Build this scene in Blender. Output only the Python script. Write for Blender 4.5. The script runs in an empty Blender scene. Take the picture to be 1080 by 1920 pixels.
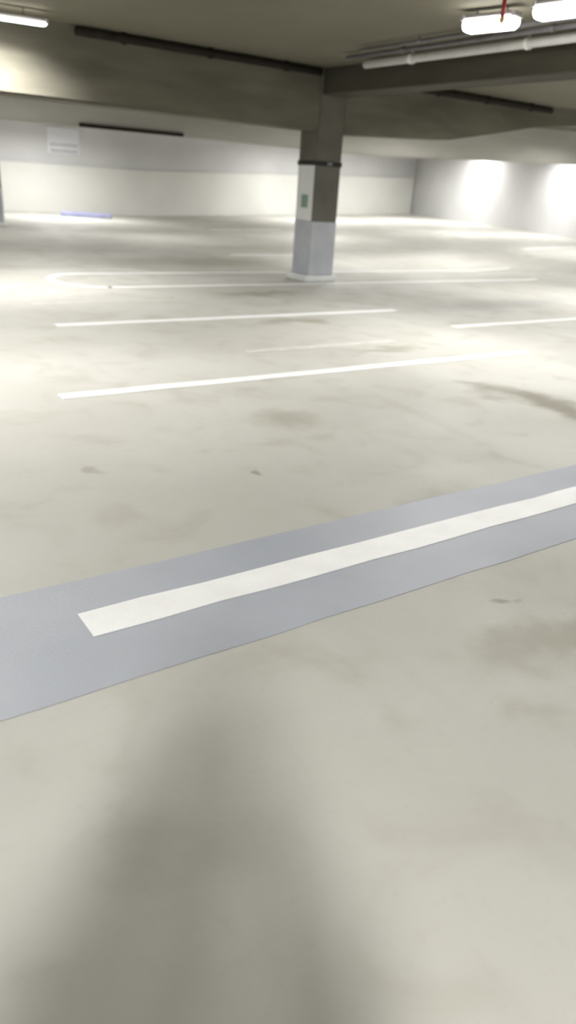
import bpy, bmesh, math, random
from mathutils import Vector, Matrix
random.seed(7)
S = bpy.context.scene
C = S.collection
PI = math.pi
CEIL = 3.15

# ------------------------------------------------------------------ helpers
def zf(u):
    """the deck climbs gently beyond the column row"""
    return 0.038 * max(0.0, u - 13.0)

def obj(name, bm, mat, parent=None, smooth=False):
    me = bpy.data.meshes.new(name)
    bmesh.ops.recalc_face_normals(bm, faces=bm.faces[:])
    bm.to_mesh(me); bm.free()
    if smooth:
        for p in me.polygons: p.use_smooth = True
    o = bpy.data.objects.new(name, me); C.objects.link(o)
    if mat: me.materials.append(mat)
    if parent: o.parent = parent
    return o

def tag(o, label=None, cat=None, group=None, kind=None):
    if label: o['label'] = label
    if cat: o['category'] = cat
    if group: o['group'] = group
    if kind: o['kind'] = kind
    return o

def empty(name, loc, rz=0.0):
    o = bpy.data.objects.new(name, None); C.objects.link(o)
    o.location = loc; o.rotation_euler = (0, 0, rz); o.empty_display_size = .1
    return o

def box(bm, x0, x1, y0, y1, z0, z1, bev=0.0, seg=2):
    r = bmesh.ops.create_cube(bm, size=1.0)
    vs = r['verts']
    for v in vs:
        v.co = Vector(((x0+x1)/2 + v.co.x*(x1-x0), (y0+y1)/2 + v.co.y*(y1-y0), (z0+z1)/2 + v.co.z*(z1-z0)))
    if bev > 0:
        es = list({e for v in vs for e in v.link_edges})
        bmesh.ops.bevel(bm, geom=es, offset=bev, segments=seg, affect='EDGES', profile=.6)

def tube(bm, p0, p1, r, seg=16, r2=None):
    p0, p1 = Vector(p0), Vector(p1)
    d = p1 - p0
    m = Matrix.Translation((p0+p1)/2) @ d.to_track_quat('Z', 'Y').to_matrix().to_4x4()
    bmesh.ops.create_cone(bm, cap_ends=True, segments=seg, radius1=r, radius2=r if r2 is None else r2, depth=d.length, matrix=m)

def prism(bm, pts, z0, z1):
    """pts (x,y[,zoff]) polygon extruded in z"""
    lo = [bm.verts.new((p[0], p[1], z0 + (p[2] if len(p) > 2 else 0))) for p in pts]
    hi = [bm.verts.new((p[0], p[1], z1 + (p[2] if len(p) > 2 else 0))) for p in pts]
    bm.faces.new(lo[::-1]); bm.faces.new(hi)
    n = len(pts)
    for i in range(n):
        bm.faces.new((lo[i], lo[(i+1) % n], hi[(i+1) % n], hi[i]))

def long_box(bm, u0, u1, v0, v1, z0, z1):
    """box running along u that follows the climb of the deck"""
    us = [u0] + ([13.0] if u0 < 13.0 < u1 else []) + [u1]
    rings = []
    for uu in us:
        d = zf(uu)
        rings.append([bm.verts.new((uu, v, z+d)) for v, z in ((v0, z0), (v1, z0), (v1, z1), (v0, z1))])
    bm.faces.new(rings[0]); bm.faces.new(rings[-1][::-1])
    for a, b in zip(rings, rings[1:]):
        for i in range(4):
            bm.faces.new((a[i], b[i], b[(i+1) % 4], a[(i+1) % 4]))

# ------------------------------------------------------------------ materials
def mat_new(name):
    m = bpy.data.materials.new(name); m.use_nodes = True
    nt = m.node_tree; b = nt.nodes['Principled BSDF']
    return m, nt, b

def noise_mat(name, c1, c2, scale=3.0, rough=.7, bump=.15, bscale=60, detail=6, spec=.3, stretch=None, metal=0):
    m, nt, b = mat_new(name)
    N, L = nt.nodes, nt.links
    tc = N.new('ShaderNodeTexCoord')
    src = tc.outputs['Object']
    if stretch:
        mp = N.new('ShaderNodeMapping'); mp.inputs['Scale'].default_value = stretch
        L.new(src, mp.inputs['Vector']); src = mp.outputs['Vector']
    n = N.new('ShaderNodeTexNoise'); n.inputs['Scale'].default_value = scale; n.inputs['Detail'].default_value = detail
    L.new(src, n.inputs['Vector'])
    cr = N.new('ShaderNodeValToRGB')
    cr.color_ramp.elements[0].position = .3; cr.color_ramp.elements[1].position = .7
    cr.color_ramp.elements[0].color = (*c1, 1); cr.color_ramp.elements[1].color = (*c2, 1)
    L.new(n.outputs['Fac'], cr.inputs['Fac']); L.new(cr.outputs['Color'], b.inputs['Base Color'])
    b.inputs['Roughness'].default_value = rough; b.inputs['Specular IOR Level'].default_value = spec
    b.inputs['Metallic'].default_value = metal
    if bump:
        n2 = N.new('ShaderNodeTexNoise'); n2.inputs['Scale'].default_value = bscale; n2.inputs['Detail'].default_value = 4
        L.new(tc.outputs['Object'], n2.inputs['Vector'])
        bp = N.new('ShaderNodeBump'); bp.inputs['Strength'].default_value = bump; bp.inputs['Distance'].default_value = .01
        L.new(n2.outputs['Fac'], bp.inputs['Height']); L.new(bp.outputs['Normal'], b.inputs['Normal'])
    return m

def emit_mat(name, col, strength):
    m, nt, b = mat_new(name)
    b.inputs['Base Color'].default_value = (.9, .9, .9, 1)
    b.inputs['Emission Color'].default_value = (*col, 1)
    b.inputs['Emission Strength'].default_value = strength
    b.inputs['Roughness'].default_value = .4
    return m

def floor_mat():
    m, nt, b = mat_new('deck_concrete')
    N, L = nt.nodes, nt.links
    tc = N.new('ShaderNodeTexCoord')
    def noise(scale, detail, dist=0.0, stretch=(1, 1, 1)):
        mp = N.new('ShaderNodeMapping'); mp.inputs['Scale'].default_value = stretch
        L.new(tc.outputs['Object'], mp.inputs['Vector'])
        n = N.new('ShaderNodeTexNoise'); n.inputs['Scale'].default_value = scale
        n.inputs['Detail'].default_value = detail; n.inputs['Distortion'].default_value = dist
        L.new(mp.outputs['Vector'], n.inputs['Vector'])
        return n.outputs['Fac']
    def mixc(fac, a, bb, blend='MIX'):
        x = N.new('ShaderNodeMix'); x.data_type = 'RGBA'; x.blend_type = blend
        if isinstance(fac, float): x.inputs['Factor'].default_value = fac
        else: L.new(fac, x.inputs['Factor'])
        for s, v in (('A', a), ('B', bb)):
            i = [k for k in x.inputs if k.name == s and k.type == 'RGBA'][0]
            if isinstance(v, tuple): i.default_value = (*v, 1)
            else: L.new(v, i)
        return [k for k in x.outputs if k.type == 'RGBA'][0]
    def ramp(f, p0, p1, v0=0.0, v1=1.0):
        r = N.new('ShaderNodeMapRange'); r.interpolation_type = 'SMOOTHSTEP'
        r.inputs[1].default_value = p0; r.inputs[2].default_value = p1
        r.inputs[3].default_value = v0; r.inputs[4].default_value = v1
        L.new(f, r.inputs[0]); return r.outputs[0]
    base = mixc(ramp(noise(.55, 5, .4), .35, .68), FLOOR_A, FLOOR_B)
    base = mixc(ramp(noise(2.6, 8, .6), .48, .78, 0, .52), base, FLOOR_C)
    base = mixc(ramp(noise(26, 6), .52, .80, 0, .16), base, FLOOR_C)
    # tyre scuffs: long faint streaks along the driving lane
    base = mixc(ramp(noise(1.1, 5, .2, (3.0, .35, 1)), .58, .80, 0, .22), base, FLOOR_C)
    # stains with a shape of their own (u, v, half length along u, half along v, angle, strength, colour)
    warp = N.new('ShaderNodeTexNoise'); warp.inputs['Scale'].default_value = 1.7; warp.inputs['Detail'].default_value = 6
    L.new(tc.outputs['Object'], warp.inputs['Vector'])
    ws = N.new('ShaderNodeVectorMath'); ws.operation = 'MULTIPLY_ADD'
    L.new(warp.outputs['Color'], ws.inputs[0]); ws.inputs[1].default_value = (1.1, 1.1, 0)
    L.new(tc.outputs['Object'], ws.inputs[2])
    for (u, v, a, c, ang, st, col) in STAINS:
        mp = N.new('ShaderNodeMapping'); mp.vector_type = 'TEXTURE'
        mp.inputs['Location'].default_value = (u + .55, v + .55, 0)
        mp.inputs['Rotation'].default_value = (0, 0, ang)
        mp.inputs['Scale'].default_value = (a, c, 1000)
        L.new(ws.outputs[0], mp.inputs['Vector'])
        ln = N.new('ShaderNodeVectorMath'); ln.operation = 'LENGTH'
        L.new(mp.outputs['Vector'], ln.inputs[0])
        base = mixc(ramp(ln.outputs['Value'], .25, 1.15, st, 0.0), base, col)
    L.new(base, b.inputs['Base Color'])
    L.new(ramp(noise(1.3, 5), .3, .7, .55, .72), b.inputs['Roughness'])
    b.inputs['Specular IOR Level'].default_value = .35
    bp = N.new('ShaderNodeBump'); bp.inputs['Strength'].default_value = .12; bp.inputs['Distance'].default_value = .006
    L.new(noise(70, 5), bp.inputs['Height']); L.new(bp.outputs['Normal'], b.inputs['Normal'])
    return m

FLOOR_A = (.475, .464, .424); FLOOR_B = (.545, .536, .496); FLOOR_C = (.36, .345, .29)
OIL = (.17, .15, .10); DAMP = (.27, .255, .19); GREY = (.30, .30, .29)
STAINS = [
    (5.10, 3.35, .34, 1.0, .05, .75, OIL),      # dark oily drip in the second stall
    (4.95, 4.10, .26, .50, .2, .6, OIL),
    (2.80, 4.05, .45, .28, .6, .55, DAMP),
    (5.25, 7.45, .60, .22, .2, .62, DAMP),
    (5.20, 5.85, .65, .16, .1, .62, DAMP),
    (6.10, 9.55, 1.0, .22,   .1, .65, DAMP),
    (2.18, 3.32, .06, .06, 0, .6, OIL),
    (1.30, 3.80, .10, .07, 0, .4, OIL),
    (2.20, 1.62, .06, .05, .3, .5, OIL),
    (2.25, 1.35, .45, .20, .4, .55, DAMP),
    (2.35, .95, .30, .14, .1, .35, DAMP),
    (7.2, 13.6, 2.6, 1.1, .1, .55, DAMP),       # broad dull patch behind the island
    (10.5, 16.5, 2.2, 1.4, .2, .35, DAMP),
    (9.5, 7.9, 2.6, .55, .05, .5, GREY),
    (9.0, 4.6, 2.4, 1.0, .05, .5, GREY),
]
M = {}
M['floor'] = floor_mat()
M['ceiling'] = noise_mat('ceiling_concrete', (.135, .124, .088), (.170, .158, .118), .6, .85, .12, 25)
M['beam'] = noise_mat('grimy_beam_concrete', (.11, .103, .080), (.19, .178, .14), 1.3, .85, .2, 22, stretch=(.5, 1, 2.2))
M['beamdark'] = noise_mat('dark_beam_concrete', (.05, .046, .034), (.085, .078, .058), 1.3, .85, .2, 22, stretch=(2.2, .5, 2.2))  # beam concrete in a darker tone, for the shallow beam
M['farbeam'] = noise_mat('far_beam_lit_concrete', (.40, .39, .35), (.50, .49, .45), 1.0, .85, .2, 22, stretch=(.5, 1, 2))  # raised tone stands in for lamplight on the farther beam
M['column'] = noise_mat('column_concrete', (.10, .098, .080), (.155, .15, .125), 2.0, .8, .2, 30)
M['columnpaint'] = noise_mat('pale_blue_grey_column_paint', (.40, .42, .46), (.50, .52, .55), 3.0, .55, .1, 40)
M['columnwhite'] = noise_mat('white_footing_and_lit_face', (.66, .68, .68), (.76, .77, .76), 3.0, .5, .08, 40)  # white of the footing, also brightens the columns' lit face
M['wall'] = noise_mat('wall_grey_concrete', (.60, .60, .605), (.70, .70, .705), .5, .8, .15, 18)
M['wallright'] = noise_mat('wall_pale_paint', (.54, .54, .545), (.62, .62, .625), .5, .75, .12, 18)
M['dado'] = noise_mat('wall_white_paint', (.70, .70, .665), (.78, .78, .745), .5, .6, .1, 18)
M['line'] = noise_mat('white_traffic_paint', (.84, .84, .83), (.92, .92, .915), 5.0, .5, .2, 60)
M['wornline'] = noise_mat('worn_traffic_paint', (.50, .49, .45), (.60, .59, .55), 7.0, .6, .2, 60)
M['band'] = noise_mat('grey_deck_paint', (.37, .39, .435), (.435, .455, .50), 1.4, .5, .12, 60)
M['housing'] = noise_mat('lamp_housing_enamel', (.16, .15, .15), (.22, .21, .20), 4, .5, .03, 40)
M['endcap'] = noise_mat('lamp_cap_plastic', (.35, .34, .34), (.42, .41, .41), 4, .5, .03, 40)
M['lens'] = emit_mat('lamp_lens', (1.0, .985, .95), 12.0)
M['pipewhite'] = noise_mat('white_pipe_paint', (.78, .78, .76), (.86, .86, .84), 6, .35, .05, 40)
M['tubedark'] = noise_mat('near_black_tube', (.010, .007, .005), (.022, .016, .011), 5, .8, .1, 50)  # near-black tone of the tubes drawn along beam edges
M['steel'] = noise_mat('grey_conduit_steel', (.17, .16, .17), (.25, .24, .25), 6, .45, .05, 50, metal=.3)
M['red'] = noise_mat('red_sprinkler_paint', (.24, .03, .035), (.32, .05, .05), 6, .45, .05, 50)
M['brass'] = noise_mat('brass', (.45, .30, .10), (.55, .38, .14), 8, .35, .02, 50, metal=.9)
M['blue'] = noise_mat('blue_kerb_paint', (.20, .205, .34), (.26, .27, .41), 4, .55, .15, 50)
M['sign'] = noise_mat('white_sign_enamel', (.74, .75, .80), (.80, .81, .85), 3, .35, .02, 40)
M['signband'] = noise_mat('pale_grey_sign_bands', (.50, .51, .55), (.56, .57, .60), 3, .4, .02, 40)
M['black'] = noise_mat('black_rubber', (.012, .012, .012), (.028, .027, .025), 6, .6, .1, 50)
M['green'] = noise_mat('faded_green_enamel', (.16, .26, .20), (.22, .32, .25), 5, .45, .03, 40)

# ------------------------------------------------------------------ the setting
U0, V0, V1 = -11.0, -9.0, 29.4
def w2u(v): return 23.3 + (v - 17.0) * .298
def shell_sheet(bm, z0, z1, e=0.35):
    a = [(U0-e, V0-e), (13, V0-e), (13, V1+e), (U0-e, V1+e)]
    b_ = [(13, V0-e), (w2u(V0-e)+e, V0-e), (w2u(V1+e)+e, V1+e), (13, V1+e)]
    prism(bm, [(x, y, 0) for x, y in a], z0, z1)
    prism(bm, [(x, y, zf(x)) for x, y in b_], z0, z1)
    bmesh.ops.remove_doubles(bm, verts=bm.verts[:], dist=1e-4)
    # drop the inner partition between the two slabs
    dead = [f for f in bm.faces if all(abs(v.co.x-13) < 1e-4 for v in f.verts)]
    bmesh.ops.delete(bm, geom=dead, context='FACES')
bm = bmesh.new(); shell_sheet(bm, -.25, 0.0)
tag(obj('floor', bm, M['floor']), 'pale stained concrete parking deck with painted stall lines', 'floor', kind='structure')
bm = bmesh.new(); shell_sheet(bm, CEIL, CEIL+.25)
tag(obj('ceiling', bm, M['ceiling']), 'olive grey concrete slab overhead', 'ceiling', kind='structure')

def wall_poly(name, pts, mat, label):
    bm = bmesh.new()
    lo = [bm.verts.new((x, y, zf(x))) for x, y in pts]
    hi = [bm.verts.new((x, y, zf(x)+CEIL)) for x, y in pts]
    n = len(pts)
    bm.faces.new(lo[::-1]); bm.faces.new(hi)
    for i in range(n): bm.faces.new((lo[i], lo[(i+1) % n], hi[(i+1) % n], hi[i]))
    return tag(obj(name, bm, mat), label, 'wall', kind='structure')
wr1 = w2u(V1)
wall_poly('wall_far', [(U0, V1), (13, V1), (wr1, V1), (wr1+.08, V1+.3), (13, V1+.3), (U0, V1+.3)], M['wall'], 'grey concrete far wall above the white band')
wall_poly('wall_right', [(w2u(V0), V0), (w2u(V0)+.3, V0), (wr1+.3, V1), (wr1, V1)], M['wallright'], 'pale right hand wall with bright pools of lamplight')
wall_poly('wall_left', [(U0-.3, V0), (U0, V0), (U0, V1), (U0-.3, V1)], M['wall'], 'grey concrete wall left of the view')
wall_poly('wall_back', [(U0, V0-.3), (13, V0-.3), (w2u(V0), V0-.3), (w2u(V0), V0), (13, V0), (U0, V0)], M['wall'], 'grey concrete wall behind the view')
# low white band standing proud of the far wall
bm = bmesh.new(); long_box(bm, U0+.01, wr1-.12, V1-.10, V1-.001, 0.0, 1.62)
tag(obj('trim_1', bm, M['dado']), 'white painted lower band along the far wall', 'trim', kind='structure')

# ------------------------------------------------------------------ beams
def beam(u0, u1, v0, v1, z0, mat, label):
    bm = bmesh.new(); long_box(bm, u0, u1, v0, v1, z0, CEIL)
    bmesh.ops.bevel(bm, geom=[e for e in bm.edges if all(abs(v.co.z - zf(v.co.x) - z0) < 1e-3 for v in e.verts) and abs(e.verts[0].co.y-e.verts[1].co.y) < 1e-4],
                    offset=.03, segments=2, affect='EDGES')
    return tag(obj('ceiling_beam', bm, mat), label, 'beam')
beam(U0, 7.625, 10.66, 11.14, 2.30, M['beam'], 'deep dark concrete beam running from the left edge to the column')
def haunched(u1, v0, v1, prof, mat, label):
    bm = bmesh.new(); rings = []
    for uu, zb in prof:
        rings.append([bm.verts.new((uu, v, z)) for v, z in ((v0, zb), (v1, zb), (v1, CEIL+zf(uu)), (v0, CEIL+zf(uu)))])
    bm.faces.new(rings[0]); bm.faces.new(rings[-1][::-1])
    for a, b in zip(rings, rings[1:]):
        for i in range(4): bm.faces.new((a[i], b[i], b[(i+1) % 4], a[(i+1) % 4]))
    return tag(obj('ceiling_beam', bm, mat), label, 'beam')
ue = w2u(10.66)-.02
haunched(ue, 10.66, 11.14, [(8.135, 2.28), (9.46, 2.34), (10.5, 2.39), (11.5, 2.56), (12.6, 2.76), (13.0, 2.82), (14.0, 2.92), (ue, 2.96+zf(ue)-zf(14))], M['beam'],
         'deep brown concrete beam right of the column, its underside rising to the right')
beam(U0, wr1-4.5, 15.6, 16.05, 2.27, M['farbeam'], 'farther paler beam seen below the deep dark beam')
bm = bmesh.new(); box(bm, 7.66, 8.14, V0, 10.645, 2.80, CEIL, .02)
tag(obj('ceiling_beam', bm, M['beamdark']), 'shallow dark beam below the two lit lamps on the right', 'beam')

# ------------------------------------------------------------------ columns
def column(x, y, label, top=CEIL, h=.25, detail=True):
    r = empty('concrete_column', (x, y, 0)); tag(r, label, 'column')
    bm = bmesh.new(); box(bm, -h, h, -h, h, 0, top, .02); obj('shaft', bm, M['column'], r)
    p = h + .004
    bm = bmesh.new(); box(bm, -p, p, -p, p, .11, .96, .015); obj('painted_band', bm, M['columnpaint'], r)
    bm = bmesh.new(); box(bm, -h-.09, h+.06, -h-.06, h+.06, 0, .11, .03); obj('footing', bm, M['columnwhite'], r)
    bm = bmesh.new(); box(bm, -p, -h+.05, -h+.03, h-.03, .962, 1.80, .003); obj('lit_face_panel', bm, M['columnwhite'], r)  # white panel puts the lit side's brightness into the colour
    if detail:
        q = h + .012
        bm = bmesh.new(); box(bm, -q, q, -q, q, 1.80, 1.87, .004); st = obj('strap', bm, M['black'], r)
        bm = bmesh.new(); box(bm, -.05, .05, -q-.02, -q+.002, 1.815, 1.855, .004); obj('buckle', bm, M['steel'], st)
        bm = bmesh.new(); box(bm, -p-.006, -p+.002, -.09, .09, 1.16, 1.36, .002); obj('plate', bm, M['green'], r)
    return r
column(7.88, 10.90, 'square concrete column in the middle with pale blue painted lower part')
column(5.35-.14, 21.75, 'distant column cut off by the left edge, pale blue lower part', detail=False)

# ------------------------------------------------------------------ floor paint
def strip(name, u0, u1, v0, v1, mat, label, cat, t=.004, group=None, zb=0.0):
    bm = bmesh.new()
    n = max(2, int((u1-u0)/.25)); top = []
    us = sorted([u0 + (u1-u0)*i/n for i in range(n+1)] + ([13.0] if u0 < 13 < u1 else []))
    rings = []
    for i, uu in enumerate(us):
        j = 0 if i in (0, len(us)-1) else 1
        a = v0 + random.uniform(-.006, .006)*j; c = v1 + random.uniform(-.006, .006)*j
        rings.append([bm.verts.new((uu, vv, zf(uu)+zz)) for vv, zz in ((a, zb), (c, zb), (c, t), (a, t))])
    bm.faces.new(rings[0]); bm.faces.new(rings[-1][::-1])
    for a, c in zip(rings, rings[1:]):
        for i in range(4): bm.faces.new((a[i], c[i], c[(i+1) % 4], a[(i+1) % 4]))
    return tag(obj(name, bm, mat), label, cat, group)
strip('painted_band', -3.0, 8.6, 1.875, 2.575, M['band'], 'wide blue grey painted band under the nearest white line', 'floor paint', .003)
G = 'white stall lines on the deck'
strip('stall_line', .73, 5.85, 2.16, 2.325, M['line'], 'nearest white stall line, lying on the grey painted band', 'stall line', .007, G, zb=.0032)
strip('stall_line', 1.60, 6.70, 5.12, 5.25, M['line'], 'second white stall line, bright, just beyond the grey band', 'stall line', .005, G)
strip('stall_line', 2.42, 7.12, 7.77, 7.90, M['line'], 'third white stall line, between the bright line and the column island', 'stall line', .005, G)
strip('stall_line', 7.00, 12.1, 6.54, 6.66, M['line'], 'white stall line cut off by the right edge beyond the walkway', 'stall line', .005, G)
strip('stall_line', 8.55, 10.4, 14.86, 14.98, M['line'], 'white stall line on the dull patch behind the column', 'stall line', .005, G)
strip('stall_line', 12.2, 14.9, 22.5, 22.64, M['line'], 'short far white stall line, left of the column near the back', 'stall line', .005, G)
strip('stall_line', 18.2, 21.8, 14.9, 15.03, M['line'], 'far white stall line on the sloping deck before the right wall', 'stall line', .005, G)
strip('worn_stall_line', 3.7, 5.6, 6.05, 6.17, M['wornline'], 'faint worn stall line between the second and third lines', 'stall line', .003)
strip('worn_stall_line', 2.55, 4.6, 9.14, 9.26, M['wornline'], 'faint worn stall line just in front of the column island', 'stall line', .003)

# hairpin outline of the column island: two lines joined by a rounded end, one continuous stroke
def hairpin():
    w = .12; va, vb = 10.43, 11.93
    vc = (va+vb)/2; R = (vb-va)/2
    path = [(13.3, va), (13.0, va)] + [(12.5-i*.5, va) for i in range(18)]
    for k in range(0, 17):
        t = -PI/2 - PI*k/16
        path.append((4.05 + .80*R*math.cos(t)*1.0 - .0, vc + R*math.sin(t)))
    path += [(4.4+i*.5, vb) for i in range(18)] + [(13.0, vb), (14.2, vb)]
    bm = bmesh.new(); rings = []
    for i, p in enumerate(path):
        a = Vector(path[max(0, i-1)]); c = Vector(path[min(len(path)-1, i+1)])
        d = (c-a).normalized(); n = Vector((-d.y, d.x))*w/2
        P = Vector(p)
        rings.append([bm.verts.new((q.x, q.y, zf(q.x)+z)) for q, z in ((P-n, 0), (P+n, 0), (P+n, .005), (P-n, .005))])
    bm.faces.new(rings[0]); bm.faces.new(rings[-1][::-1])
    for a, c in zip(rings, rings[1:]):
        for i in range(4): bm.faces.new((a[i], c[i], c[(i+1) % 4], a[(i+1) % 4]))
    return obj('island_outline', bm, M['line'])
tag(hairpin(), 'long white hairpin outline with rounded left end around the column', 'floor marking')

# blue wheel stop near the far wall
bm = bmesh.new()
prof = [(-.10, 0), (.10, 0), (.10, .08), (.06, .17), (-.06, .17), (-.10, .08)]
rr = [[bm.verts.new((s, y, z)) for y, z in prof] for s in (-.85, .85)]
bm.faces.new(rr[0]); bm.faces.new(rr[1][::-1])
for i in range(6): bm.faces.new((rr[0][i], rr[1][i], rr[1][(i+1) % 6], rr[0][(i+1) % 6]))
bmesh.ops.bevel(bm, geom=bm.edges[:], offset=.012, segments=2, affect='EDGES')
ws = obj('wheel_stop', bm, M['blue']); ws.location = (9.6, 26.9, 0); ws.rotation_euler = (0, 0, -.45)
tag(ws, 'low blue painted wheel stop on the deck before the far white band', 'wheel stop')

# white sign on the far wall
sg = empty('wall_sign', (9.76, V1-.03, 2.48)); tag(sg, 'white sign board with pale bands on the far wall at left', 'sign')
bm = bmesh.new(); box(bm, -.58, .58, -.03, .03, -.48, .36, .01); obj('board', bm, M['sign'], sg)
for z in (-.20, -.40):
    bm = bmesh.new(); box(bm, -.50, .50, -.036, -.028, z-.045, z+.045, .002); obj('band', bm, M['signband'], sg)

# ------------------------------------------------------------------ lamps
def lamp(x, y, z, rz, L, power, label, group=None, spread=150, drop=0.0, lh=1.0, tilt=0.0, col=(1, .995, .97)):
    r = empty('fluorescent_lamp', (x, y, z), rz); tag(r, label, 'lamp', group)
    h = L/2
    bm = bmesh.new(); box(bm, -h-.02, h+.02, -.075, .075, -.045, 0, .012); hs = obj('housing', bm, M['housing'], r)
    bm = bmesh.new()
    # wrap-around lens: rounded prism
    pr = [(-.085, -.04), (-.10, -.075), (-.085, -.115), (-.05, -.14), (.05, -.14), (.085, -.115), (.10, -.075), (.085, -.04)]
    xs = [(-h, .72), (-h+.03, 1), (h-.03, 1), (h, .72)]
    rg = [[bm.verts.new((xx, a*s, -.04 + (-.05 + (b+.09)*s)*lh)) for a, b in pr] for xx, s in xs]
    bm.faces.new(rg[0]); bm.faces.new(rg[-1][::-1])
    for a, c in zip(rg, rg[1:]):
        for i in range(8): bm.faces.new((a[i], c[i], c[(i+1) % 8], a[(i+1) % 8]))
    obj('lens', bm, M['lens'], r)
    for s in (-1, 1):
        bm = bmesh.new(); box(bm, s*h-.018, s*h+.018, -.085, .085, -.05, -.002, .006); obj('end_cap', bm, M['endcap'], r)
    if drop > 0:
        for s in (-.6, .6):
            bm = bmesh.new(); tube(bm, (s*h, 0, -.005), (s*h, 0, drop), .008, 8); obj('hanger', bm, M['steel'], r)
    li = bpy.data.lights.new('lamp_light', 'AREA'); li.shape = 'RECTANGLE'; li.size = L*.95; li.size_y = .19
    li.energy = power; li.color = col; li.spread = math.radians(spread)
    lo = bpy.data.objects.new('lamp_light', li); C.objects.link(lo); lo.parent = r; lo.location = (0, 0, -.04 - .106*lh - .1*abs(math.sin(tilt))); lo.rotation_euler = (tilt, 0, 0)
    return r

W = 110
H = PI/2
# the two lit lamps in view, in a row before the shallow beam
lamp(6.18, 5.93, 3.10, H+.20, .54, W*.42, 'bright lamp at top right, farther of the two in the row', spread=170, drop=.05)
lamp(6.15, 5.10, 3.11, H+.12, .46, W*.36, 'bright lamp at the top right corner, nearer of the two in the row', spread=170, drop=.05)
lamp(2.60, 10.12, 3.06, -.12, 1.22, W*.43, 'lamp at the top left corner close to the deep dark beam', spread=122, drop=.08, lh=.22, tilt=.28)
# lamps washing the right wall
def wl(v, dz, off, label, p, spread=166):
    lamp(w2u(v)-off, v, CEIL + zf(w2u(v)-off) - dz, H-.29, 1.2, p, label, spread=spread, drop=dz)
wl(23.5, .10, .85, 'dark edged lamp over the brightest pool of light on the right wall', W*.85)
wl(18.1, .42, .85, 'dark edged lamp low at the right edge over the second pool of light', W*.55)
# unseen lamps, hidden by beams or outside the view
HID = 'ceiling lamps out of view'
def hid(x, y, p=1.0, rz=H, L=1.2, spread=168):
    lamp(x, y, CEIL + zf(x) - .03, rz, L, W*p, 'ceiling lamp out of view lighting the deck', HID, spread, .03)
# the pair of lamps behind the viewpoint that throw the two shadows
hid(-1.043, -1.749, 1.75, math.radians(54.7), .9)
hid(-.60, -2.03, .1, math.radians(54.7), .9)
for x, y, p in [(-3.0, 3.9, .6), (1.0, 6.2, .72), (4.9, 1.2, .2), (5.5, -4.5, .25), (10.6, 2.2, .9), (-3.5, 7.5, .8), (-6, -5, .25), (1, -6.5, .2), (12, -5, .9),
                (11.6, 7.6, .8), (3.5, 13.2, .38), (10.8, 13.0, .45), (-4, 13.5, 1), (13.9, 13.4, .6), (17, 6, 1.0),
                (2.5, 19.5, .55), (8.5, 19.0, .35), (14.5, 19.5, .55), (20, 19.5, .5), (19.3, 13.2, .9), (-4, 20, 1)]:
    hid(x, y, p)  # fill lamps added to brighten the deck and beam faces
for x, y, p in [(2.0, 26.3, 1.0), (8.4, 26.0, 1.6), (18.9, 26.0, 1.45), (23.0, 26.0, .7), (-4, 25.6, .8)]:
    hid(x, y, p, 0, 1.2)

# ------------------------------------------------------------------ pipes
def pipe(name, p0, p1, r, mat, label, cat='pipe', clips=0, clipmat=None, group=None):
    up = CEIL - .001 - p0[2] - r
    o = empty(name, p0); tag(o, label, cat, group)
    d = Vector(p1)-Vector(p0)
    bm = bmesh.new(); tube(bm, (0, 0, 0), d, r, 18); obj('run', bm, mat, o, True)
    for i in range(clips):
        q = d*((i+.5)/clips)
        bm = bmesh.new(); tube(bm, q - d.normalized()*.025, q + d.normalized()*.025, r*1.28, 16)
        tube(bm, q + Vector((0, 0, r)), q + Vector((0, 0, r+up)), .012, 8)
        obj('clip', bm, clipmat or mat, o)
    return o
pipe('ceiling_pipe', (7.38, 9.3, 3.07), (7.36, -2.0, 3.07), .050, M['pipewhite'], 'white pipe running beside the shallow beam at top right', clips=6)
pipe('ceiling_conduit', (6.98, 9.2, 3.09), (6.98, -2.0, 3.09), .028, M['steel'], 'thin grey conduit nearest the white pipe at top right', 'conduit', 5, group='thin conduits beside the white pipe')
pipe('ceiling_conduit', (6.74, 8.6, 3.10), (6.74, -2.0, 3.10), .020, M['steel'], 'thin grey conduit nearest the two lit lamps', 'conduit', 5, group='thin conduits beside the white pipe')
pipe('ceiling_pipe', (3.75, 10.575, 3.085), (7.55, 10.575, 3.085), .052, M['tubedark'], 'dark tube along the top of the beam left of the column', clips=3)
pipe('ceiling_pipe', (8.25, 10.575, 3.085), (13.0, 10.575, 3.085), .052, M['tubedark'], 'dark tube along the top of the beam right of the column', clips=4)
pipe('ceiling_pipe', (5.5, 15.55, 2.29), (7.7, 15.55, 2.29), .035, M['tubedark'], 'dark tube along the lower edge of the farther paler beam')
sp = empty('ceiling_sprinkler', (5.93, 5.56, CEIL)); tag(sp, 'small red sprinkler drop above the gap between the two lit lamps', 'sprinkler')
bm = bmesh.new(); tube(bm, (0, 0, 0), (0, 0, -.16), .020, 12); obj('drop_pipe', bm, M['red'], sp, True)
bm = bmesh.new(); tube(bm, (0, 0, -.16), (0, 0, -.20), .030, 12, .018); obj('head', bm, M['brass'], sp)
bm = bmesh.new(); tube(bm, (0, 0, -.222), (0, 0, -.226), .032, 14); tube(bm, (0, 0, -.20), (0, 0, -.222), .006, 8); obj('deflector', bm, M['brass'], sp)
bm = bmesh.new(); tube(bm, (0, 0, -.012), (0, 0, 0), .05, 18); obj('escutcheon', bm, M['red'], sp)

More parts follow.
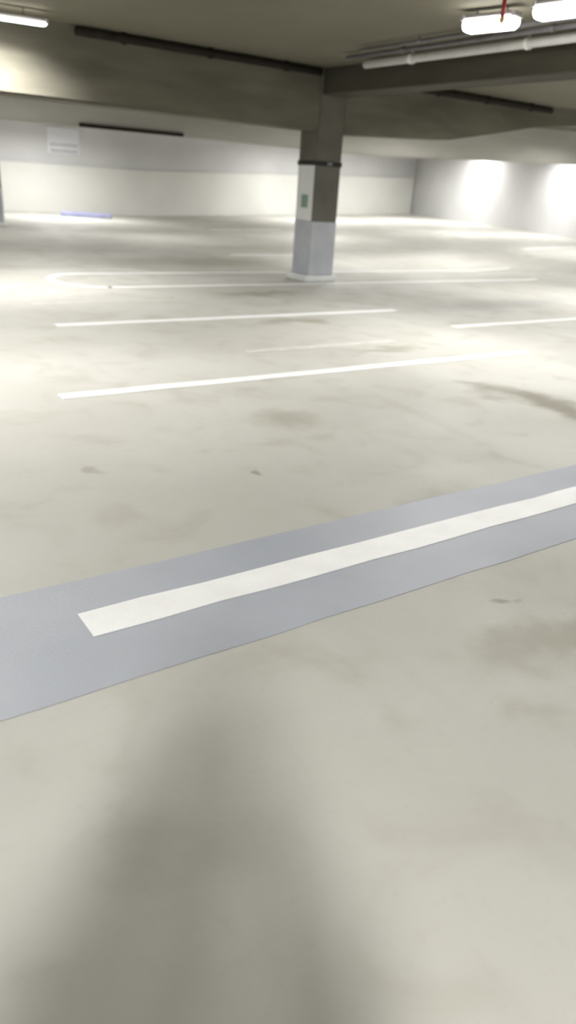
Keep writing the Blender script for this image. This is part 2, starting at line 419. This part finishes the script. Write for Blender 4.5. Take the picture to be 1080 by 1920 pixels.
# ------------------------------------------------------------------ the person whose shadow falls on the deck
M['skin'] = noise_mat('skin', (.50, .33, .25), (.55, .37, .28), 6, .5, .03, 60)
M['cloth'] = noise_mat('dark_jacket_cloth', (.035, .037, .045), (.055, .057, .065), 20, .85, .1, 120)
M['denim'] = noise_mat('dark_trouser_cloth', (.030, .035, .055), (.05, .055, .08), 25, .85, .1, 120)
M['hair'] = noise_mat('dark_hair', (.012, .009, .007), (.03, .022, .016), 40, .5, .3, 80)

def skin_mesh(name, verts, edges, root, mat, parent=None, sub=2, extra=None, voxel=None):
    me = bpy.data.meshes.new(name)
    me.from_pydata([v[:3] for v in verts], edges, [])
    o = bpy.data.objects.new(name, me); C.objects.link(o)
    bpy.context.view_layer.objects.active = o
    md = o.modifiers.new('s', 'SKIN'); md.use_smooth_shade = True
    sv = me.skin_vertices[0].data
    for i, v in enumerate(verts):
        r = v[3]; sv[i].radius = r if isinstance(r, tuple) else (r, r); sv[i].use_root = (i == root)
    o.modifiers.new('sub', 'SUBSURF').levels = sub
    dg = bpy.context.evaluated_depsgraph_get(); dg.update()
    m2 = bpy.data.meshes.new_from_object(o.evaluated_get(dg))
    if extra:
        bm = bmesh.new(); bm.from_mesh(m2); extra(bm); bm.to_mesh(m2); bm.free()
    o.modifiers.clear(); o.data = m2
    if voxel:
        rm = o.modifiers.new('r', 'REMESH'); rm.mode = 'VOXEL'; rm.voxel_size = voxel
        sm = o.modifiers.new('sm', 'SMOOTH'); sm.factor = .4; sm.iterations = 3
        dg = bpy.context.evaluated_depsgraph_get(); dg.update()
        m3 = bpy.data.meshes.new_from_object(o.evaluated_get(dg))
        o.modifiers.clear(); o.data = m3
    o.name = name; o.data.materials.clear(); o.data.materials.append(mat)
    for p in o.data.polygons: p.use_smooth = True
    if parent: o.parent = parent
    return o

def person():
    # local frame: x to the right, y forward, origin between the feet
    V, E = [], []
    def add(p, r, to=None):
        V.append((*p, r)); i = len(V)-1
        if to is not None: E.append((to, i))
        return i
    pel = add((0, 0, .95), (.155, .11))
    bel = add((0, .01, 1.10), (.14, .105), pel)
    che = add((0, .0, 1.30), (.17, .115), bel)
    nk0 = add((0, -.01, 1.45), (.075, .07), che)
    nk1 = add((0, .015, 1.53), .056, nk0)
    hd0 = add((0, .035, 1.60), (.066, .085), nk1)
    hd1 = add((0, .035, 1.68), (.072, .092), hd0)
    hd2 = add((0, .03, 1.735), (.055, .07), hd1)
    for s in (-1, 1):
        hip = add((s*.095, 0, .88), .085, pel)
        kn = add((s*.105, .02, .50), .058, hip)
        an = add((s*.11, -.01, .09), .040, kn)
        toe = add((s*.13, .15, .035), (.042, .028), an)
        sh = add((s*.168, -.01, 1.41), .058, che)
        el = add(((.215 if s > 0 else -.245), .12, 1.17), .042, sh)
        wr = add((s*.088, .315, 1.36), .026, el)
        pa = add((s*.078, .345, 1.41), (.034, .018), wr)
        # five fingers folding forward round the back and edge of the phone
        for k, (dz, ln, rr) in enumerate(((.058, .036, .0085), (.042, .040, .009), (.024, .038, .0085), (.008, .030, .0075))):
            a = add((s*.070, .362, 1.425+dz-.03), rr, pa)
            b = add((s*.052, .372 + .002*k, 1.428+dz-.03), rr*.92, a)
            add((s*(.052-ln*.8), .376, 1.430+dz-.03), rr*.82, b)
        t0 = add((s*.064, .338, 1.415), .0105, pa)
        t1 = add((s*.045, .334, 1.432), .0095, t0)
        add((s*.026, .340, 1.446), .0085, t1)
    def face(bm):
        for s in (-1, 1):   # ears
            bmesh.ops.create_icosphere(bm, subdivisions=2, radius=1, matrix=Matrix.Translation((s*.079, .028, 1.635)) @ Matrix.Diagonal((.012, .020, .032, 1)))
            bmesh.ops.create_icosphere(bm, subdivisions=2, radius=1, matrix=Matrix.Translation((s*.031, .112, 1.652)) @ Matrix.Diagonal((.013, .010, .008, 1)))
        bmesh.ops.create_cone(bm, cap_ends=True, segments=10, radius1=.017, radius2=.007, depth=.05,
                              matrix=Matrix.Translation((0, .124, 1.628)) @ Matrix.Rotation(-.35, 4, 'X'))
        bmesh.ops.create_icosphere(bm, subdivisions=2, radius=1, matrix=Matrix.Translation((0, .112, 1.588)) @ Matrix.Diagonal((.026, .012, .008, 1)))
        bmesh.ops.create_icosphere(bm, subdivisions=2, radius=1, matrix=Matrix.Translation((0, .092, 1.562)) @ Matrix.Diagonal((.034, .026, .022, 1)))
    body = skin_mesh('person', V, E, 0, M['skin'], sub=2, extra=face, voxel=.006)
    # clothing
    J, EJ = [], []
    def addj(p, r, to=None, L=J, EE=EJ):
        L.append((*p, r)); i = len(L)-1
        if to is not None: EE.append((to, i))
        return i
    a0 = addj((0, 0, .80), (.19, .15)); a = addj((0, 0, .90), (.18, .14), a0); b = addj((0, .01, 1.08), (.165, .13), a); c = addj((0, 0, 1.29), (.19, .138), b)
    addj((0, -.01, 1.45), (.095, .085), c)
    for s in (-1, 1):
        d = addj((s*.172, -.01, 1.41), .068, c); e = addj(((.22 if s > 0 else -.25), .12, 1.165), .054, d); addj((s*.103, .285, 1.33), .038, e)
    skin_mesh('jacket', J, EJ, 0, M['cloth'], body)
    T, ET = [], []
    a0 = addj((0, 0, 1.03), (.14, .105), None, T, ET); a = addj((0, 0, .94), (.15, .115), a0, T, ET)
    for s in (-1, 1):
        b = addj((s*.095, 0, .82), .092, a, T, ET); c = addj((s*.106, .02, .49), .075, b, T, ET); addj((s*.11, -.01, .075), .062, c, T, ET)
    skin_mesh('trousers', T, ET, 0, M['denim'], body)
    for s in (-1, 1):
        bm = bmesh.new()
        bmesh.ops.create_uvsphere(bm, u_segments=20, v_segments=12, radius=1, matrix=Matrix.Translation((s*.122, .055, .05)) @ Matrix.Rotation(-s*.12, 4, 'Z') @ Matrix.Diagonal((.055, .155, .062, 1)))
        for v in bm.verts: v.co.z = max(.0, v.co.z if v.co.z > .02 else v.co.z*.2)
        obj('shoe', bm, M['black'], body, True)
    bm = bmesh.new()
    bmesh.ops.create_uvsphere(bm, u_segments=28, v_segments=18, radius=1, matrix=Matrix.Translation((0, .018, 1.668)) @ Matrix.Diagonal((.088, .108, .098, 1)))
    for v in list(bm.verts):
        if v.co.y > .055 + (v.co.z-1.66)*.9 or v.co.z < 1.585: bm.verts.remove(v)
    obj('hair', bm, M['hair'], body, True)
    return body
AZ = math.radians(54.7)
def cam2uv(x, y, z=0.0):
    return Vector((x*math.sin(AZ) + y*math.cos(AZ), -x*math.cos(AZ) + y*math.sin(AZ), z))
rotz = -(PI/2 - AZ)
pb = person()
pb.location = cam2uv(.0, -.43); pb.rotation_euler = (0, 0, rotz)
tag(pb, 'person standing at the viewpoint holding up a phone, casting the shadow on the deck', 'person')
ph = empty('phone', cam2uv(0, -.032, 1.46), rotz); tag(ph, 'dark phone held up in both hands at the viewpoint', 'phone')
bm = bmesh.new(); box(bm, -.037, .037, -.004, .004, -.075, .075, .0035, 3); obj('case', bm, M['black'], ph)
bm = bmesh.new(); box(bm, -.034, .034, -.0052, -.0038, -.071, .071, .0004); obj('screen', bm, M['steel'], ph)

# ------------------------------------------------------------------ camera
f = 1387.0
roll = math.atan(.068)
pitch = math.atan((960-345)*math.cos(roll)/f)
fw = Vector((0, math.cos(pitch), -math.sin(pitch))); r0 = Vector((1, 0, 0)); u0 = r0.cross(fw)
r1 = r0*math.cos(roll) + u0*math.sin(roll); u1 = -r0*math.sin(roll) + u0*math.cos(roll)
cd = bpy.data.cameras.new('camera'); cam = bpy.data.objects.new('camera', cd); C.objects.link(cam)
def m3(v): return cam2uv(v.x, v.y, v.z)
R_, U_, F_ = m3(r1), m3(u1), m3(fw)
cam.matrix_world = Matrix(((R_.x, U_.x, -F_.x, 0), (R_.y, U_.y, -F_.y, 0), (R_.z, U_.z, -F_.z, 1.5), (0, 0, 0, 1)))
cd.sensor_fit = 'VERTICAL'; cd.sensor_height = 36.0; cd.lens = 36.0*f/1920.0
cd.clip_start = .01; cd.clip_end = 200
cd.dof.use_dof = True; cd.dof.focus_distance = 2.7; cd.dof.aperture_fstop = 1.7
S.camera = cam

# ------------------------------------------------------------------ world and colour
w = bpy.data.worlds.new('world'); S.world = w; w.use_nodes = True
w.node_tree.nodes['Background'].inputs['Color'].default_value = (.5, .5, .5, 1)
w.node_tree.nodes['Background'].inputs['Strength'].default_value = 0.0
S.view_settings.view_transform = 'Standard'
S.view_settings.look = 'None'
S.view_settings.gamma = 1.0
S.view_settings.use_curve_mapping = False
S.view_settings.exposure = 0.50
S.cycles.max_bounces = 10; S.cycles.diffuse_bounces = 6
S.cycles.use_denoising = True
S.cycles.sample_clamp_indirect = 8.0
